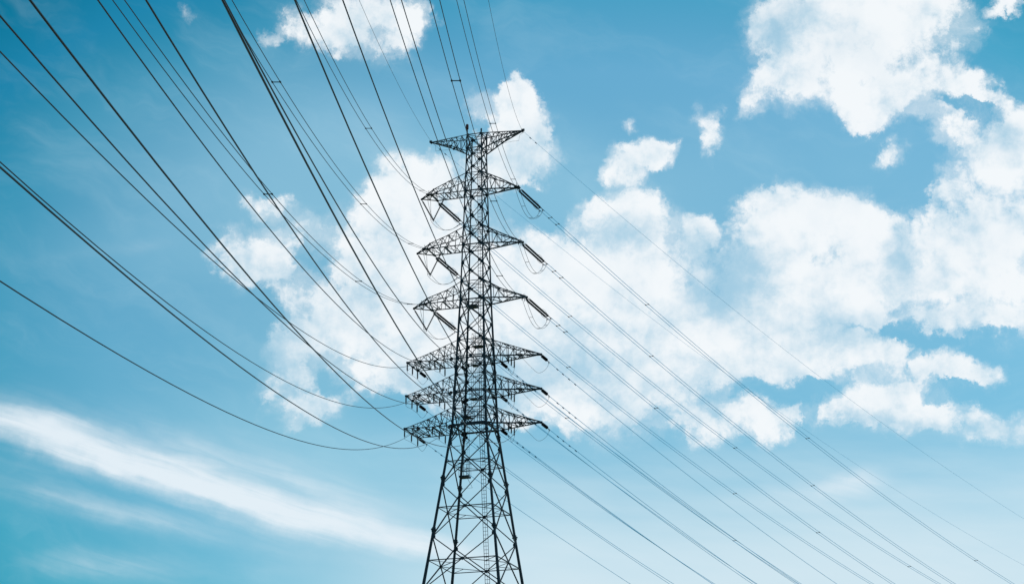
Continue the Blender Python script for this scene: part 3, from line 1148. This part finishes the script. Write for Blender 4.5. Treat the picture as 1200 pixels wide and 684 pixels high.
# twin lines on the three upper arms; spacer positions in metres from the pylon
NEAR_SPACERS = {'L1': (13.5, 66.8, 150), 'L2': (20.3, 61.2, 103.5, 150), 'L3': (17.4, 60.4, 102.4, 148),
                'R1': (12.8, 53.5, 150), 'R2': (22.0, 64.6, 106.8, 152), 'R3': (15.0, 52.6, 150)}
VB = {'1': (-4.39, 74.46), '2': (-4.64, 68.95), '3': (-4.96, 63.48)}
for lev in '123':
    z = ZL[lev]
    for side_ in 'LR':
        tg = side_ + lev
        pn, pf = post(tg, 'near'), post(tg, 'far')
        an, af = (pn[0], pn[1], z - .04), (pf[0], pf[1], z - .04)
        an0, af0 = (pn[0], pn[1], z), (pf[0], pf[1], z)
        strain_twin(tg, 'near', an)
        strain_twin(tg, 'far', af)
        r1 = span(tg, 'near', True, an0, 3.9, .018,
                  'twin wires from %s tip of %s, passing overhead to upper left' % (POSW[side_], LEVW[lev]),
                  'twin lines coming overhead from the upper left')
        for t in NEAR_SPACERS[tg] + (197, 244, 290):
            spacer(*r1, t)
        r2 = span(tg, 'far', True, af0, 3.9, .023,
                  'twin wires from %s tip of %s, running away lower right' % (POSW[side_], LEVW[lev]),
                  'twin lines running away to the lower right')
        for t in (5.3, 6.5, 22.3, 55, 97.5, 142, 188, 235, 282):
            spacer(*r2, t)
        # jumper loops
        jl = thing('jumper_loop', 'slack twin jumper loop under %s tip of %s' % (POSW[side_], LEVW[lev]), 'jumper cable',
                   tuple(world((pf[0], pf[1], z))), 0, 'twin jumper loops under the upper arms')
        org = V(jl.location)
        mids = []
        for k in (False, True):
            c0, c1_ = clamps[(tg, 'near', k)], clamps[(tg, 'far', not k)]
            lat = (world((0, SP if not k else -SP, 0)) - world((0, 0, 0)))
            latx = (world((SP * (-1 if not k else 1), 0, 0)) - world((0, 0, 0)))
            if side_ == 'L':
                vb = world((VB[lev][0], 0, VB[lev][1])) + latx
                ctrl = [c0, c0.lerp(vb, .45) + V((0, 0, -.55)), vb, vb.lerp(c1_, .3) + V((0, 0, -.75)), vb.lerp(c1_, .62) + V((0, 0, -.72)), vb.lerp(c1_, .9) + V((0, 0, -.2)), c1_]
            else:
                ctrl = [c0, c0.lerp(c1_, .16) + V((0, 0, -.95)), c0.lerp(c1_, .38) + V((0, 0, -1.75)), c0.lerp(c1_, .62) + V((0, 0, -1.8)), c0.lerp(c1_, .85) + V((0, 0, -1.0)), c1_]
            path = smooth_path(ctrl, 12)
            mb = MB()
            mb.tube([q - org for q in path], .017, 6)
            mb.build('conductor', 'wire', jl)
            mids.append(path)
        for fr in (.3, .55, .8):
            i = int(fr * (len(mids[0]) - 1))
            mb = MB()
            mb.bar(mids[0][i] - org, mids[1][i] - org, .03)
            mb.build('spacer', 'steel', jl)
        if side_ == 'L':
            # V string carrying the jumper
            vx, vz = VB[lev]
            for nm_, tp in (('outer', V((HAND[lev][3], 0, z - .06))), ('inner', V((vx + 1.1, .1, z - .06)))):
                a = world(tp)
                b = world((vx, 0, vz + .12))
                rt = thing('insulator_string', 'thin %s insulator of the V under left tip of %s' % (nm_, LEVW[lev]), 'insulator', tuple(a), 0,
                           'V strings holding the left jumpers')
                dv = b - a
                dn = dv.normalized()
                mb = MB()
                mb.tube([V((0, 0, 0)), dn * .2], .03, 6)
                mb.tube([dv - dn * .12, dv + (V((0, 0, -.12)) if nm_ == 'outer' else V((0, 0, 0)))], .05, 8)
                mb.build('end_fitting', 'steel', rt)
                mb = MB()
                disc_string(mb, dn * .18, dn, 20, (dv.length - .3) / 20, .09, .04)
                mb.build('disc_stack', 'porcelain', rt)

# single lines on the three lower arms
for lev in '456':
    z = ZL[lev]
    yn, yf = ENDS[lev]
    for k in ('LO', 'LI', 'RI', 'RO'):
        tg = k + lev
        pn, pf = post(tg, 'near'), post(tg, 'far')
        an, af = (pn[0], pn[1], z), (pf[0], pf[1], z)
        strain_single(tg, 'near', an)
        strain_single(tg, 'far', af)
        r1 = span(tg, 'near', False, an, 1.45, .0195,
                  'single wire from %s of %s, passing overhead to upper left' % (POSW[k], LEVW[lev]),
                  'single lines coming overhead from the upper left')
        for t in (2.6, 3.6):
            damper(*r1, t)
        r2 = span(tg, 'far', False, af, 1.45, .023,
                  'single wire from %s of %s, running away lower right' % (POSW[k], LEVW[lev]),
                  'single lines running away to the lower right')
        for t in (2.7, 3.6, 4.6, 5.6):
            damper(*r2, t)
        jl = thing('jumper_loop', 'thin single jumper cable under %s of %s' % (POSW[k], LEVW[lev]), 'jumper cable',
                   tuple(world((pf[0], pf[1], z))), 0, 'single jumpers on the lower arms')
        org = V(jl.location)
        c0, c1_ = clamps[(tg, 'near', False)], clamps[(tg, 'far', False)]
        dz = V((0, 0, -.84))
        if k == 'LO':
            ctrl = [c0, world((-6.28, yn, z)) + dz, world((-6.32, 0, z)) + dz, world((-6.36, yf, z)) + dz, world((-6.36, yf, z)).lerp(c1_, .5) + V((0, 0, -.95)), c1_]
        elif k == 'LI':
            ctrl = [c0, world((-3.55, yn * .95, z)) + dz, world((-3.55, 0, z)) + dz, world((-3.55, yf * .95, z)) + dz, world((-3.2, yf * 1.3, z)).lerp(c1_, .5) + V((0, 0, -1.1)), c1_]
        elif k == 'RI':
            ctrl = [c0, world((3.55, -.85, z)) + dz, world((3.55, 0, z)) + dz, world((3.55, .85, z)) + dz, world((3.55, .85, z)).lerp(c1_, .5) + V((0, 0, -1.0)), c1_]
        else:
            ctrl = [c0, c0.lerp(c1_, .3) + V((0, 0, -.7)), c0.lerp(c1_, .6) + V((0, 0, -1.25)), c0.lerp(c1_, .85) + V((0, 0, -.8)), c1_]
        mb = MB()
        mb.tube([q - org for q in smooth_path(ctrl, 12)], .013, 6)
        mb.build('conductor', 'wire', jl)

# earth wires on the peak arms
for tg, xx, w in (('EL', -4.67, 'left'), ('ER', 4.67, 'right')):
    at = (xx, 0, ZL['T'])
    for side in ('near', 'far'):
        r1 = span(tg, side, False, at, .25, .0125,
                  'thin earth wire from %s tip of topmost arm, %s' % (w, 'rising to the top' if side == 'near' else 'running lower right'),
                  'thin earth wires from the topmost arm')
        for t in ((1.3, 2.2) if side == 'far' else ()):
            damper(*r1, t)
    jl = thing('jumper_loop', 'thin square bonding wire under the %s tip of the topmost arm' % w, 'jumper cable', tuple(world(at)), 0, 'bonding wires on the topmost arm')
    org = V(jl.location)
    s_ = -1 if xx < 0 else 1
    pts = [clamps[(tg, 'far', False)], world((xx - s_ * .35, .2, 82.35)), world((xx - s_ * .4, .1, 81.75)), world((xx - s_ * 1.0, 0, 81.72)), world((xx - s_ * 1.9, .2, 81.75))]
    mb = MB()
    mb.tube([q - org for q in pts], .012, 6)
    mb.build('conductor', 'wire', jl)
